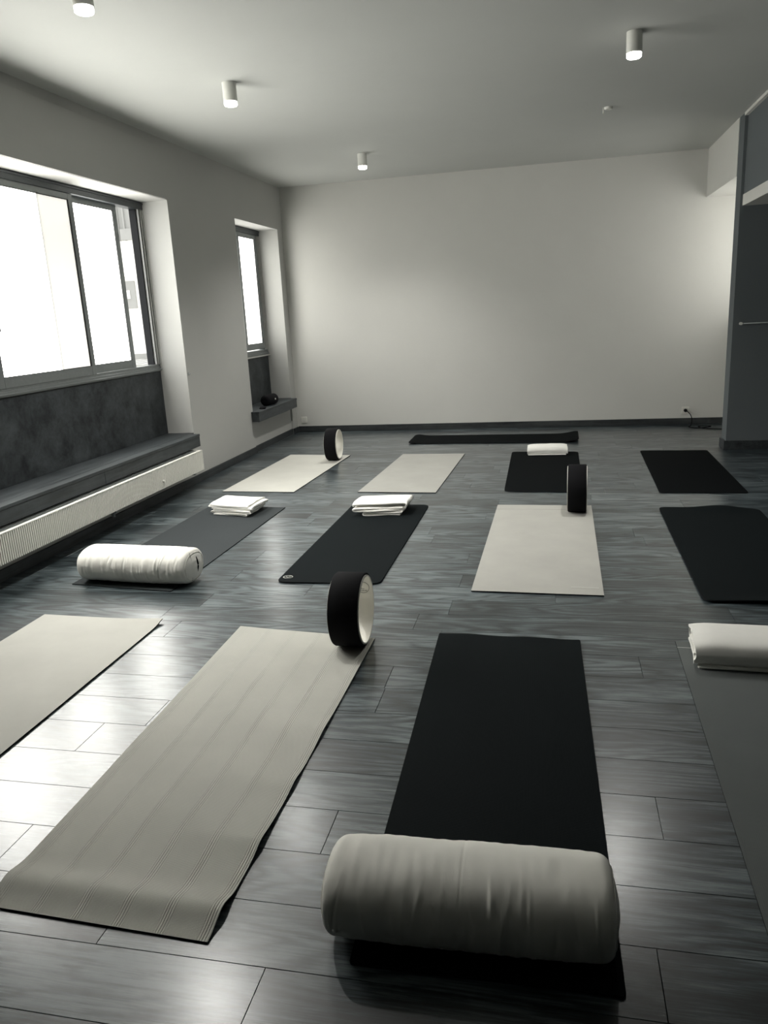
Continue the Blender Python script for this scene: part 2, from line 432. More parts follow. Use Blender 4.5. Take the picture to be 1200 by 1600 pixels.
leaf(w2, XW-0.050, 8.07, 8.68, zl0, zl1, [(8.63, 0)], 0.05, glass='pane_small')
leaf(w2, XW-0.012, 8.63, 9.22, zl0, zl1, [(9.17, 0)], 0.05, glass='pane_small')
MB().box(XW-0.03, XW+0.03, W2[0], W2[1], ZS-0.035, ZS-0.018, 0.003).build('window_sill', M['alulight'], w2)

# ---------------------------------------------------------------- benches under the windows
ZT = 0.465
def bench(y0, y1, rec0, rec1, splits, label, zs):
    t = empty('window_bench', ((XL+XW)/2, (y0+y1)/2, ZB)); ox, oy, oz = t.location
    L = lambda x0, x1, a, b, z0, z1: (x0-ox, x1-ox, a-oy, b-oy, z0-oz, z1-oz)
    XF = -3.155
    e = 0.002
    mb = MB().box(*L(XL+0.001, XF, y0, y1, ZT-0.022, ZT), 0.003)
    mb.box(*L(XW-0.028, XL+0.0015, rec0+e, rec1-e, ZT-0.022, ZT), 0.0)
    mb.build('seat_board', M['bench'], t)
    a = y0
    for b in splits+[y1]:
        MB().box(*L(XF-0.024, XF-0.004, a+0.001, b-0.001, ZB+0.002, ZT-0.0225), 0.003).build('front_board', M['bench'], t); a = b
    for yy in (y0+0.01, y1-0.035):
        MB().box(*L(XL+0.002, XF-0.025, yy, yy+0.025, ZB+0.004, ZT-0.0225), 0.001).build('side_board', M['bench'], t)
    MB().box(*L(XW-0.029, XW-0.004, rec0+e, rec1-e, ZT+0.0005, zs-0.002), 0.002).build('backrest_panel', M['panel'], t)
    tag(t, label, 'bench', 'wooden benches under the left windows'); return t
bench(3.26, 6.46, W1[0], W1[1], [2.90+1.98], 'long dark wooden bench with a mottled back panel under the large window, above the radiator', ZS)
bench(7.955, 9.27, W2[0], W2[1], [], 'short dark wooden bench under the small window in the back left corner', ZS-0.036)

# ---------------------------------------------------------------- radiator
rad = empty('radiator', (-3.16, 4.4, 0.165))
RX0, RX1, RY0, RY1, RH = -0.075, 0.085, -1.2, 1.90, 0.175
MB().box(RX0, RX1-0.016, RY0, RY1, 0.004, RH-0.012, 0.003).build('core', M['white'], rad)
mb = MB(); n = 0
yy = RY0+0.01
while yy < RY1-0.012:
    mb.box(RX1-0.024, RX1, yy, yy+0.0115, 0.0, RH-0.002); yy += 0.0185
bev = mb.build('fins', M['white'], rad); bev['kind'] = 'stuff'
MB().box(RX1-0.026, RX1+0.002, RY0, RY1, RH-0.006, RH+0.004, 0.003).build('top_lip', M['white'], rad)
mb = MB()
for xx in (-0.070, -0.040, -0.010, 0.020, 0.045): mb.box(xx, xx+0.012, RY0, RY1, RH-0.014, RH-0.002, 0.002)
mb.build('top_grille', M['alu'], rad)
MB().box(RX0, RX1+0.002, RY1-0.001, RY1+0.008, -0.002, RH+0.003, 0.003).build('end_cap', M['white'], rad)
MB().box(RX0, RX1+0.002, RY0-0.008, RY0+0.001, -0.002, RH+0.003, 0.003).build('end_cap', M['white'], rad)
for yy in (-1.0, 0.45, 1.75):
    MB().box(RX0-0.012, RX1-0.01, yy-0.012, yy+0.012, -0.02, 0.004, 0.002).build('bracket', M['alu'], rad)
MB().lathe([(0.0, 0), (0.014, 0.0), (0.014, 0.05), (0.0, 0.05)], 12, 'Z', (0.03, 0.47, -0.055)).build('valve', M['alu'], rad)
MB().lathe([(0.0, RX1), (0.011, RX1), (0.011, RX1+0.012), (0.0, RX1+0.012)], 12, 'X', (0, 1.15, 0.06)).build('bleed_screw', M['white'], rad)
tag(rad, 'long low cream ribbed radiator beneath the dark wooden bench', 'radiator')

# ---------------------------------------------------------------- ceiling lamps
def make_lamp():
    t = empty('ceiling_lamp')
    autosmooth(MB().lathe([(0.0, 0), (0.046, 0.0), (0.046, -0.112), (0.0435, -0.115), (0.0, -0.115)], 32).build('housing', M['lampshell'], t))
    autosmooth(MB().lathe([(0.0, -0.1152), (0.043, -0.1152), (0.043, -0.135), (0.038, -0.140), (0.0, -0.142)], 24).build('bulb', M['bulb'], t))
    ld = bpy.data.lights.new('downlight', 'SPOT'); ld.energy = LAMP_W; ld.spot_size = math.radians(132); ld.spot_blend = 1.0
    ld.shadow_soft_size = 0.04; ld.color = (1.0, 0.985, 0.94)
    lo = bpy.data.objects.new('downlight', ld); COL.objects.link(lo); lo.parent = t; lo.location = (0, 0, -0.19)
    return t
L0 = make_lamp()
for i, ((x, y), lab) in enumerate((((-2.10, 5.30), 'white cylindrical ceiling lamp, middle one of the row of three above the large window'),
                     ((-2.08, 3.58), 'white cylindrical ceiling lamp nearest the top left corner of the photo'),
                     ((-1.845, 7.98), 'small white cylindrical ceiling lamp closest to the back wall'),
                     ((0.46, 5.29), 'white cylindrical ceiling lamp alone on the right side of the ceiling'))):
    o = L0 if i == 0 else copy_tree(L0)
    o.location = (x, y, ZC-0.0005); tag(o, lab, 'lamp', 'cylindrical ceiling lamps')
d = empty('ceiling_sensor', (0.43, 7.12, ZC))
autosmooth(MB().lathe([(0, 0), (0.035, 0), (0.03, -0.018), (0, -0.02)], 20).build('cover', M['lampshell'], d))
MB().box(-0.045, -0.035, -0.005, 0.005, -0.045, -0.001, 0.002).build('clip', M['lampshell'], d)
tag(d, 'tiny white sensor on the ceiling, behind the right-hand lamp', 'sensor')

# ---------------------------------------------------------------- mats
class Quad:
    """mat laid on four floor corners: near left, near right, far right, far left"""
    def __init__(s, nl, nr, fr, fl):
        s.c = [Vector((*p, 0)) for p in (nl, nr, fr, fl)]
        s.W = ((s.c[1]-s.c[0]).length+(s.c[2]-s.c[3]).length)/2
        s.L = ((s.c[3]-s.c[0]).length+(s.c[2]-s.c[1]).length)/2
        s.o = sum(s.c, Vector())/4
    def at(s, u, v):
        a = s.c[0].lerp(s.c[1], u); b = s.c[3].lerp(s.c[2], u); return a.lerp(b, v)
def make_mat(q, material, th=0.0045, rc=0.0, height=None, nu=24, nv=72, edge=True, name='yoga_mat'):
    W, L = q.W, q.L
    vs = [i/nv for i in range(nv+1)]
    if rc:
        ex = [rc*(1-math.cos(PI/2*i/6))/L for i in range(6)]
        vs = sorted(set(ex+[1-e for e in ex]+[v for v in vs if rc/L <= v <= 1-rc/L]))
    bm = bmesh.new(); uvl = bm.loops.layers.uv.new('UVMap')
    top, bot, uvs = [], [], {}
    for v in vs:
        d = min(v, 1-v)*L
        ins = 0.0 if (not rc or d >= rc) else rc-math.sqrt(max(0, rc*rc-(rc-d)**2))
        rt, rb = [], []
        for i in range(nu+1):
            uu = ins/W+(1-2*ins/W)*i/nu
            p = q.at(uu, v)-q.o
            h = height(uu*W, v*L, W, L) if height else 0.0
            a = bm.verts.new((p.x, p.y, 0.0012+h+th)); b = bm.verts.new((p.x, p.y, 0.0012+h))
            uvs[a] = uvs[b] = (uu*W, v*L); rt.append(a); rb.append(b)
        top.append(rt); bot.append(rb)
    side = []
    for j in range(len(vs)-1):
        for i in range(nu):
            bm.faces.new((top[j][i], top[j][i+1], top[j+1][i+1], top[j+1][i]))
            side.append(bm.faces.new((bot[j][i], bot[j+1][i], bot[j+1][i+1], bot[j][i+1])))
        side.append(bm.faces.new((top[j][0], top[j+1][0], bot[j+1][0], bot[j][0])))
        side.append(bm.faces.new((top[j][nu], bot[j][nu], bot[j+1][nu], top[j+1][nu])))
    for j in (0, len(vs)-1):
        for i in range(nu): side.append(bm.faces.new((top[j][i], bot[j][i], bot[j][i+1], top[j][i+1])))
    bmesh.ops.recalc_face_normals(bm, faces=bm.faces)
    for f in bm.faces:
        f.smooth = True
        for lp in f.loops: lp[uvl].uv = uvs[lp.vert]
    for f in side: f.material_index = 1 if edge else 0
    me = bpy.data.meshes.new(name); bm.to_mesh(me); bm.free()
    me.materials.append(material); me.materials.append(M['mat_edge'])
    me.set_sharp_from_angle(angle=math.radians(50))
    o = bpy.data.objects.new(name, me); COL.objects.link(o); o.location = (q.o.x, q.o.y, 0)
    return o
def bumpf(x, c, w): return math.exp(-((x-c)/w)**2)
def nz(x, y, s=0): return noise.noise(Vector((x, y, s)))
GM = 'yoga mats laid out on the floor'

def h_f2(u, v, W, L):
    r = u/W
    h = 0.019*bumpf(v, 0.095, 0.05)*(0.75+0.25*r)
    h += 0.006*bumpf(v, 0.42, 0.10)*r+0.010*bumpf(v, 0.36, 0.05)*r**3+0.009*bumpf(v, 0.66, 0.07)*r**3+0.006*bumpf(v, 0.98, 0.09)*r**3
    h += 0.0022*(1+nz(u*3, v*3.2, 1))*min(1, v/0.1)
    return h
qF2 = Quad((-1.452, 1.415), (-0.809, 1.392), (-0.795, 3.170), (-1.487, 3.250))
f2 = make_mat(qF2, M['mat_cream'], 0.004, 0.0, h_f2, 40, 150)
tag(f2, 'cream ribbed yoga mat with curled near edge, bearing the largest wheel', 'yoga mat', GM)
def h_f1(u, v, W, L):
    r = u/W; return 0.0015*(1+nz(u*3, v*3, 5))+0.012*bumpf(v, L, 0.05)*r**4
f1 = make_mat(Quad((-2.615, 1.50), (-1.905, 1.50), (-1.915, 3.277), (-2.609, 3.303)), M['mat_cream_smooth'], 0.005, 0.0, h_f1, 20, 70)
tag(f1, 'pale cream yoga mat cut off by the left edge of the photo', 'yoga mat', GM)
def h_f3(u, v, W, L): return 0.0012*(1+nz(u*4, v*3, 9))+0.004*bumpf(v, L, 0.05)*(math.sin(u/W*7)**2)
qF3 = Quad((-0.455, 1.385), (0.158, 1.395), (0.120, 3.235), (-0.510, 3.255))
f3 = make_mat(qF3, M['mat_charcoal'], 0.005, 0.01, h_f3, 20, 80)
tag(f3, 'charcoal yoga mat with square corners under the large front bolster', 'yoga mat', GM)
qF4 = Quad((0.49, 1.48), (1.13, 1.48), (1.155, 3.25), (0.521, 3.270))
f4 = make_mat(qF4, M['mat_grey'], 0.004, 0.0, None, 4, 30)
tag(f4, 'mid-grey yoga mat at the right edge of the photo under a folded blanket', 'yoga mat', GM)
def local_strip(q, parent, u0, u1, v0, v1, z, material, name):
    mb = MB(); c = [q.at(a, b)-q.o for a, b in ((u0, v0), (u1, v0), (u1, v1), (u0, v1))]
    lo = [mb.bm.verts.new((p.x, p.y, z-0.0006)) for p in c]; hi = [mb.bm.verts.new((p.x, p.y, z+0.0002)) for p in c]
    mb.bm.faces.new(hi); mb.bm.faces.new(lo)
    for i in range(4): mb.bm.faces.new((lo[i], lo[(i+1) % 4], hi[(i+1) % 4], hi[i]))
    return mb.build(name, material, parent)
local_strip(qF4, f4, 0.0, 1.0, 0.962, 0.964, 0.0055, M['paleprint'], 'stitch_line')

m1 = make_mat(Quad((-2.755, 3.765), (-2.085, 3.690), (-2.060, 5.560), (-2.715, 5.62)), M['mat_slate'], 0.004, 0.0, None, 4, 30)
tag(m1, 'dark slate-grey yoga mat with a bolster on its near end', 'yoga mat', GM)
qM2 = Quad((-1.53, 3.875), (-0.93, 3.885), (-0.925, 5.64), (-1.53, 5.66))
m2 = make_mat(qM2, M['mat_charcoal'], 0.006, 0.05, lambda u, v, W, L: 0.001*(1+nz(u*3, v*3, 2)), 16, 60)
tag(m2, 'black yoga mat with rounded corners and a small oval emblem at its near left corner', 'yoga mat', GM)
# emblem: oval ring and a tick-like leaf inside
c = qM2.at(0.075, 0.045)-qM2.o
mb = MB().tube([(c.x+0.027*math.cos(a), c.y+0.021*math.sin(a), 0.0088) for a in [2*PI*i/28 for i in range(28)]], 0.0026, 6, True)
mb.tube([(c.x-0.010, c.y+0.004, 0.0088), (c.x-0.001, c.y-0.008, 0.0088), (c.x+0.013, c.y+0.008, 0.0088)], 0.0028, 6)
mb.build('emblem', M['paleprint'], m2, True)
qM3 = Quad((-0.42, 3.815), (0.255, 3.795), (0.275, 5.63), (-0.405, 5.645))
m3 = make_mat(qM3, M['mat_sand'], 0.005, 0.0, lambda u, v, W, L: 0.0012*(1+nz(u*3, v*4, 3)), 12, 40)
tag(m3, 'pale cream yoga mat carrying the wheel seen edge-on, right of centre', 'yoga mat', GM)
local_strip(qM3, m3, 0.76, 0.97, 0.052, 0.058, 0.0082, M['paleprint'], 'printed_line')
local_strip(qM3, m3, 0.0, 0.80, 0.928, 0.931, 0.0082, M['mat_beige'], 'crease')
def h_m4(u, v, W, L):
    return 0.0012+0.022*bumpf(v, L, 0.09)*bumpf(u/W, 0.62, 0.22)+0.012*bumpf(v, 0, 0.07)*(0.3+0.7*bumpf(u/W, 0.45, 0.3))+0.002*(1+nz(u*3, v*2, 4))
m4 = make_mat(Quad((0.72, 3.745), (1.36, 3.745), (1.385, 5.53), (0.735, 5.58)), M['mat_charcoal'], 0.006, 0.05, h_m4, 24, 60)
tag(m4, 'black yoga mat with wavy raised ends, cut by the right edge of the photo', 'yoga mat', GM)
b1 = make_mat(Quad((-2.835, 6.115), (-2.165, 6.08), (-2.10, 7.77), (-2.79, 7.84)), M['mat_cream_smooth'], 0.005, 0.0, None, 4, 20)
tag(b1, 'pale cream yoga mat on the left of the far row with a wheel on it', 'yoga mat', GM)
b2 = make_mat(Quad((-1.60, 6.08), (-0.935, 6.05), (-0.885, 7.77), (-1.535, 7.79)), M['mat_beige'], 0.005, 0.0, None, 4, 20)
tag(b2, 'beige-grey yoga mat with nothing on it in the far row', 'yoga mat', GM)
b3 = make_mat(Quad((-0.385, 6.10), (0.235, 6.06), (0.245, 7.80), (-0.41, 7.84)), M['mat_black'], 0.006, 0.05, None, 12, 40)
tag(b3, 'black yoga mat with rounded corners under a neatly folded blanket in the far row', 'yoga mat', GM)
b4 = make_mat(Quad((0.80, 6.04), (1.43, 6.02), (1.45, 7.79), (0.835, 7.81)), M['mat_black'], 0.006, 0.03, None, 12, 40)
tag(b4, 'bare black yoga mat in the far row beside the grey dividing wall', 'yoga mat', GM)
def h_t(u, v, W, L): return 0.001+0.030*bumpf(u, W, 0.12)+0.014*bumpf(u/W, 0.02, 0.04)
tm = make_mat(Quad((-1.595, 8.41), (0.27, 8.36), (0.275, 8.92), (-1.60, 8.96)), M['mat_black'], 0.008, 0.05, h_t, 60, 24)
tag(tm, 'black yoga mat lying crosswise in front of the back wall', 'yoga mat', GM)

# ---------------------------------------------------------------- bolsters
def bolster(name, L, a, b, seed, folds, handle, loc, rz, label, ry=0.0):
    t = empty(name, loc, rz); rnd = random.Random(seed)
    NX, NA = 150, 120; rr = 0.030
    ridges = [(rnd.uniform(-L/2+0.03, L/2-0.03), rnd.uniform(2.3, 3.7), rnd.uniform(0.3, 0.6), rnd.uniform(0.004, 0.009), rnd.uniform(0.0012, 0.0034)*rnd.choice((1, 1, -1)), rnd.uniform(-0.02, 0.02)) for _ in range(folds)]
    def prof(s):      # s in 0..1 along the axis: returns (x, scale)
        x = -L/2+L*s
        e = min(x+L/2, L/2-x)
        f = 1.0 if e >= rr else 1-(rr/b)*(1-math.sqrt(max(0, 1-((rr-e)/rr)**2)))*0.75
        return x, f*(1-0.05*(2*s-1)**4)
    def pt(x, ang, f, extra=0.0):
        n = 2.25
        ca, sa = math.cos(ang), math.sin(ang)
        y = a*math.copysign(abs(ca)**(2/n), ca)*f; z = b*math.copysign(abs(sa)**(2/n), sa)*f
        d = 0.0
        for (rx, ra, rw, sw, amp, tilt) in ridges:
            da = (ang-ra+PI) % (2*PI)-PI
            d += amp*math.exp(-((x-rx-tilt*da)/sw)**2)*math.exp(-(da/rw)**2)
        d += 0.003*nz(x*7, ang*1.2, seed)+0.0016*nz(x*40, ang*2.0, seed+3)
        d += extra
        r = math.hypot(y, z); y *= (1+d/r); z *= (1+d/r)
        if z < -b+0.006: z = -b+0.006-(min(0.004, (-b+0.006-z)*0.2))
        return Vector((x, y, z+b-0.004))
    def build(s0, s1, nx, material, nm, caps=False, extra=None):
        bm = bmesh.new(); rings = []
        for i in range(nx+1):
            s = s0+(s1-s0)*i/nx
            if nx > 50: s = 0.5-0.5*math.cos(PI*min(1, max(0, s)))*0.92-0.0 if False else s
            x, f = prof(s)
            rings.append([bm.verts.new(pt(x, 2*PI*j/NA-PI, f, extra(x) if extra else 0)) for j in range(NA)])
        for i in range(nx):
            for j in range(NA): bm.faces.new((rings[i][j], rings[i][(j+1) % NA], rings[i+1][(j+1) % NA], rings[i+1][j]))
        m = MB(); m.bm.free(); m.bm = bm
        return m.build(nm, material, t, True)
    seam = lambda x: -0.0007*math.exp(-((x+0.01)/0.0035)**2)
    body = build(0, 1, NX*2, M['bolster'], 'cover', extra=seam)
    for sgn in (-1, 1):
        x0, f0 = prof(0.0 if sgn < 0 else 1.0)
        bm = bmesh.new(); rings = []
        KR = 14
        for kk in range(KR):
            g = 1-kk/KR
            bulge = 0.014*(1-g**2)*(1+0.25*nz(g*3, 1, seed))
            ring = []
            for j in range(NA):
                p = pt(x0, 2*PI*j/NA-PI, f0); c0 = Vector((x0, 0, b-0.004))
                q = c0+(p-c0)*g
                q.x = x0+sgn*(bulge+0.004*nz(q.y*25, q.z*25, seed)*(1-g))
                ring.append(bm.verts.new(q))
            rings.append(ring)
        for i in range(KR-1):
            for j in range(NA): bm.faces.new((rings[i][j], rings[i][(j+1) % NA], rings[i+1][(j+1) % NA], rings[i+1][j]))
        bm.faces.new(rings[-1])
        m = MB(); m.bm.free(); m.bm = bm; m.build('end_panel', M['bolster'], t, True)
        MB().tube([pt(x0, 2*PI*j/NA-PI, f0, 0.001) for j in range(NA)], 0.0022, 6, True).build('piping', M['bolster'], t, True)
    if handle:
        x0 = L/2+0.016
        MB().tube([(x0-0.012+0.010*math.sin(PI*i/10), 0.020+0.0*i, b-0.045+0.09*i/10) for i in range(11)], 0.005, 8).build('handle', M['black'], t, True)
        MB().tube([(x0-0.018+0.012*math.sin(PI*i/16), -0.035, b-0.085+0.17*i/16) for i in range(17)], 0.0016, 6).build('seam', M['paleprint'], t, True)
    tag(t, label, 'bolster', 'cotton bolsters lying across mats')
    return t
bolster('bolster', 0.665, 0.134, 0.096, 3, 34, False, (-0.195, 1.535, 0.0095), math.radians(1.5), 'large cream cotton bolster on the charcoal mat in the foreground')
bolster('bolster', 0.70, 0.135, 0.102, 11, 34, True, (-2.355, 3.865, 0.0065), math.radians(-3), 'cream cotton bolster with a dark handle, lying left near the radiator')

# ---------------------------------------------------------------- yoga wheels
def wheel(loc, rz, label, first=True, D=0.325, W=0.135, roll=0.0):
    t = empty('yoga_wheel', loc, rz); r = D/2
    h = W/2
    def lathe_x(prof, nm, m, n=96):
        mb = MB().lathe(prof, n, 'X', (0, 0, r), closed=True); return autosmooth(mb.build(nm, m, t), 35)
    lathe_x([(r-0.012, -h+0.005), (r-0.003, -h+0.004), (r, -h+0.009), (r, h-0.009), (r-0.003, h-0.004), (r-0.012, h-0.005)], 'tread', M['black'])
    lathe_x([(r-0.018, -h), (r-0.0115, -h), (r-0.0115, h), (r-0.018, h)], 'ring', M['ring'])
    return t, r
WHEELS = []
for loc, rz, lab, D, W in (((-0.880, 3.105, 0.0095), math.radians(0.5), 'black and cream yoga wheel with a printed round emblem, nearest the camera', 0.330, 0.140),
                     ((0.168, 5.47, 0.0085), math.radians(-2), 'black yoga wheel seen edge-on, showing only its black tread', 0.335, 0.135),
                     ((-2.205, 7.52, 0.0065), math.radians(1), 'black and cream yoga wheel farthest from the camera, near the back wall', 0.325, 0.130)):
    t, r = wheel(loc, rz, lab, D=D, W=W); tag(t, lab, 'yoga wheel', 'yoga wheels standing on mats'); WHEELS.append((t, r))
# printed emblem on the inside of the near wheel: circle with a standing figure and two lines of lettering
t, r = WHEELS[0]; ri = r-0.0183
A0 = math.radians(22)                                   # centre of the print, angle above the +Y (far) side
def on(x, s): a = A0+s/ri; return (x, ri*math.cos(a), r+ri*math.sin(a))
XC = 0.024
mb = MB().tube([on(XC+0.030*math.cos(2*PI*i/40), 0.034*math.sin(2*PI*i/40)) for i in range(40)], 0.0009, 5, True)
mb.tube([on(XC+0.006*math.cos(2*PI*i/16)-0.008, 0.018+0.008*math.sin(2*PI*i/16)) for i in range(16)], 0.0008, 5, True)
mb.tube([on(XC-0.018, 0.026), on(XC-0.016, 0.010), on(XC-0.008, 0.005), on(XC, 0.012)], 0.0009, 5)
mb.tube([on(XC-0.008, 0.008), on(XC-0.008, -0.012)], 0.0010, 5)
mb.tube([on(XC-0.017, -0.012), on(XC+0.006, -0.012)], 0.0009, 5)
mb.build('emblem', M['ink'], t)
mb = MB()
for i in range(9): mb.box(-0.0010, 0.0010, -0.0004, 0.0004, -0.0022, 0.0022)
bmv = mb.bm.verts; bmv.ensure_lookup_table()
for i in range(9):
    px_, py_, pz_ = on(XC-0.016+i*0.004, -0.021)
    for v in list(bmv)[i*8:(i+1)*8]: v.co = Vector((px_+v.co.x, py_+v.co.y-0.0002, pz_+v.co.z*(1 if i % 3 else 0.7)))
mb.build('lettering', M['ink'], t)

# ---------------------------------------------------------------- folded blankets
def q_i(i): return i*0.11
def ribbon(path, th, depth, axis, seed, wob=0.006, parent=None, nm='blanket', nd=26, shear=(0, 0)):
    """thick cloth following a 2-D fold path (a, z), swept over `depth` along the other axis"""
    pts = [Vector((p[0], p[1])) for p in path]
    dense = []
    for i in range(len(pts)-1):           # Catmull-Rom
        p0, p1, p2, p3 = pts[max(0, i-1)], pts[i], pts[i+1], pts[min(len(pts)-1, i+2)]
        for k_ in range(6):
            s = k_/6; dense.append(0.5*((2*p1)+(-p0+p2)*s+(2*p0-5*p1+4*p2-p3)*s*s+(-p0+3*p1-3*p2+p3)*s**3))
    dense.append(pts[-1]); n = len(dense)
    nrm = []
    for i in range(n):
        tn = (dense[min(n-1, i+1)]-dense[max(0, i-1)]).normalized(); nrm.append(Vector((-tn.y, tn.x)))
    bm = bmesh.new(); A, B = [], []
    for d in range(nd+1):
        s = d/nd-0.5; ra, rb = [], []
        ez = 1-0.12*abs(2*s)**6
        for i in range(n):
            lz = i/n*7
            da = wob*nz(s*2.5, lz*0.6, seed)+wob*0.5*nz(s*7, q_i(i), seed+2)+shear[0]*s; dd = wob*1.4*nz(lz*1.3, seed, s)+shear[1]*dense[i].x
            for sg, ring in ((1, ra), (-1, rb)):
                q = dense[i]+nrm[i]*th/2*sg
                a_, z_ = q.x+da, max(0.0005, q.y*ez+0.0025*nz(q.x*9, s*6, seed+lz*0.3)*min(1, q.y/0.02))
                yy_ = s*depth+dd
                ring.append(bm.verts.new((a_, yy_, z_) if axis == 'Y' else (yy_, a_, z_)))
        A.append(ra); B.append(rb)
    for d in range(nd):
        for i in range(n-1):
            bm.faces.new((A[d][i], A[d][i+1], A[d+1][i+1], A[d+1][i])); bm.faces.new((B[d][i], B[d+1][i], B[d+1][i+1], B[d][i+1]))
        bm.faces.new((A[d][0], A[d+1][0], B[d+1][0], B[d][0])); bm.faces.new((A[d][n-1], B[d][n-1], B[d+1][n-1], A[d+1][n-1]))
    for d in (0, nd):
        for i in range(n-1): bm.faces.new((A[d][i], B[d][i], B[d][i+1], A[d][i+1]))
    m = MB(); m.bm.free(); m.bm = bm
    return autosmooth(m.build(nm, M['blanket'], parent), 55)
def serp(xs, z0, dz, lift=0.0):
    """fold path swinging between the given left/right limits"""
    p = []; z = z0; side = 0
    for i in range(len(xs)-1):
        a, b = xs[i], xs[i+1]; sg = 1 if b > a else -1
        zz = z+0.0
        p += [(a+sg*0.012, zz), (a*0.67+b*0.33, zz+lift*0.4), (a*0.33+b*0.67, zz-lift*0.3), (b-sg*0.012, zz)]
        if i < len(xs)-2: p.append((b, zz+dz/2))
        z += dz
    return p
# on the black emblem mat: loose serpentine folds, layered edges facing the camera
t = empty('folded_blanket', (-1.235, 5.44, 0.0085), math.radians(3))
ribbon(serp([0.16, -0.125, 0.165, -0.19, 0.18], 0.008, 0.0175, 0.004), 0.0088, 0.27, 'Y', 21, 0.010, t, 'cloth_layer', shear=(0.02, 0.05))
ribbon([(-0.195, 0.079), (-0.20, 0.090), (-0.18, 0.096), (-0.05, 0.096), (0.08, 0.099), (0.17, 0.098), (0.195, 0.090), (0.19, 0.068), (0.16, 0.040)], 0.009, 0.25, 'Y', 25, 0.008, t, 'cloth_layer', shear=(0.02, 0.05))
tag(t, 'loosely folded white blanket on the black mat with the emblem', 'blanket', 'folded white blankets')
# on the slate mat: pile with a drooping lower corner
t = empty('folded_blanket', (-2.395, 5.445, 0.0065), math.radians(-8))
ribbon(serp([-0.17, 0.15, -0.185, 0.17, -0.18], 0.007, 0.0125, 0.002), 0.0065, 0.30, 'Y', 31, 0.012, t, 'cloth_layer', shear=(-0.03, -0.10))
ribbon(serp([-0.185, 0.185, -0.19, 0.175], 0.058, 0.013, 0.003), 0.010, 0.30, 'Y', 37, 0.010, t, 'cloth_layer', shear=(-0.02, -0.06))
tag(t, 'folded white blanket with uneven edges on the slate-grey mat', 'blanket', 'folded white blankets')
# on the far black mat: neat fold, rounded edge towards the camera
def neat(loc, rz, L, dep, h, label, seed, extra):
    t = empty('folded_blanket', loc, rz)
    q = h-0.022
    ribbon([(dep/2, 0.020), (0, 0.022), (-dep/2+0.012, 0.020), (-dep/2-0.002, 0.022+q*0.25), (-dep/2-0.004, 0.022+q*0.55), (-dep/2+0.016, h-0.006), (-dep*0.2, h+0.003), (dep*0.2, h+0.002), (dep/2-0.02, h-0.004), (dep/2, h*0.75), (dep/2-0.012, 0.040), (0, 0.037), (-dep*0.3, 0.040)], 0.011, L, 'X', seed, 0.005, t, 'cloth_layer', 34)
    ribbon([(-dep*0.22, h*0.58), (-dep/2+0.035, h*0.60), (-dep/2+0.03, h*0.80), (-dep*0.2, h*0.83), (dep*0.25, h*0.80), (dep/2-0.03, h*0.72), (dep*0.2, h*0.60), (0, h*0.62)], 0.010, L*0.985, 'X', seed+4, 0.006, t, 'cloth_layer', 20)
    ribbon([(dep/2-0.01, 0.005), (0, 0.005), (-dep/2+0.004, 0.0045), (-dep/2-0.003, 0.009), (-dep/2+0.006, 0.0135), (0, 0.013), (dep/2-0.01, 0.0125)], 0.0045, L*0.94, 'X', seed+9, 0.006, t, 'cloth_layer', 24, shear=(0, 0.05))
    tag(t, label, 'blanket', 'folded white blankets'); return t
neat((-0.055, 7.70, 0.0085), math.radians(1), 0.385, 0.20, 0.085, 'neatly folded white blanket on the black mat in the far row', 41, 0)
neat((0.885, 3.12, 0.0065), math.radians(-3), 0.64, 0.25, 0.100, 'thick folded white blanket cut off by the right edge of the photo', 51, 0)

# ---------------------------------------------------------------- sockets, cable, speaker, small fittings
def socket(loc, label):
    t = empty('wall_socket', loc)
    MB().box(-0.040, 0.040, -0.009, 0, -0.040, 0.040, 0.003).build('cover_plate', M['white'], t)
    autosmooth(MB().lathe([(0.026, -0.0125), (0.023, -0.013), (0.022, -0.006), (0.0, -0.006)], 24, 'Y').build('socket_well', M['lampshell'], t))
    mb = MB()
    for xx in (-0.0095, 0.0095): mb.lathe([(0.0, -0.0068), (0.003, -0.0068), (0.003, -0.0060), (0.0, -0.0060)], 10, 'Y', (xx, 0, 0))
    mb.build('socket_hole', M['ink'], t); tag(t, label, 'socket', 'wall sockets on the back wall'); return t
socket((-3.155, YB-0.0005, 0.155), 'white wall socket at the left end of the back wall by the short bench')
socket((1.505, YB-0.0005, 0.165), 'white wall socket with a black plug at the right end of the back wall')
t = empty('power_cable', (1.505, YB-0.012, 0.165))
autosmooth(MB().lathe([(0, 0), (0.019, 0), (0.019, -0.02), (0.010, -0.034), (0, -0.036)], 20, 'Y').build('plug', M['black'], t))
pts = [(0, -0.034, 0), (0.02, -0.045, -0.012), (0.05, -0.05, -0.045), (0.065, -0.06, -0.09), (0.06, -0.09, -0.135), (0.035, -0.16, -0.158), (0.01, -0.22, -0.158), (0.03, -0.28, -0.158), (0.10, -0.31, -0.158), (0.20, -0.27, -0.158), (0.25, -0.20, -0.158), (0.18, -0.17, -0.158), (0.11, -0.22, -0.156), (0.16, -0.36, -0.158), (0.34, -0.44, -0.158), (0.50, -0.50, -0.158)]
def smooth_path(pts, k=6):
    P = [Vector(p) for p in pts]; out = []
    for i in range(len(P)-1):
        p0, p1, p2, p3 = P[max(0, i-1)], P[i], P[i+1], P[min(len(P)-1, i+2)]
        for j in range(k):
            s = j/k; out.append(0.5*((2*p1)+(-p0+p2)*s+(2*p0-5*p1+4*p2-p3)*s*s+(-p0+3*p1-3*p2+p3)*s**3))
    return out+[P[-1]]
MB().tube(smooth_path(pts), 0.005, 8).build('cord', M['black'], t, True)
tag(t, 'black power cable plugged in by the dividing wall, looping on the floor', 'cable')

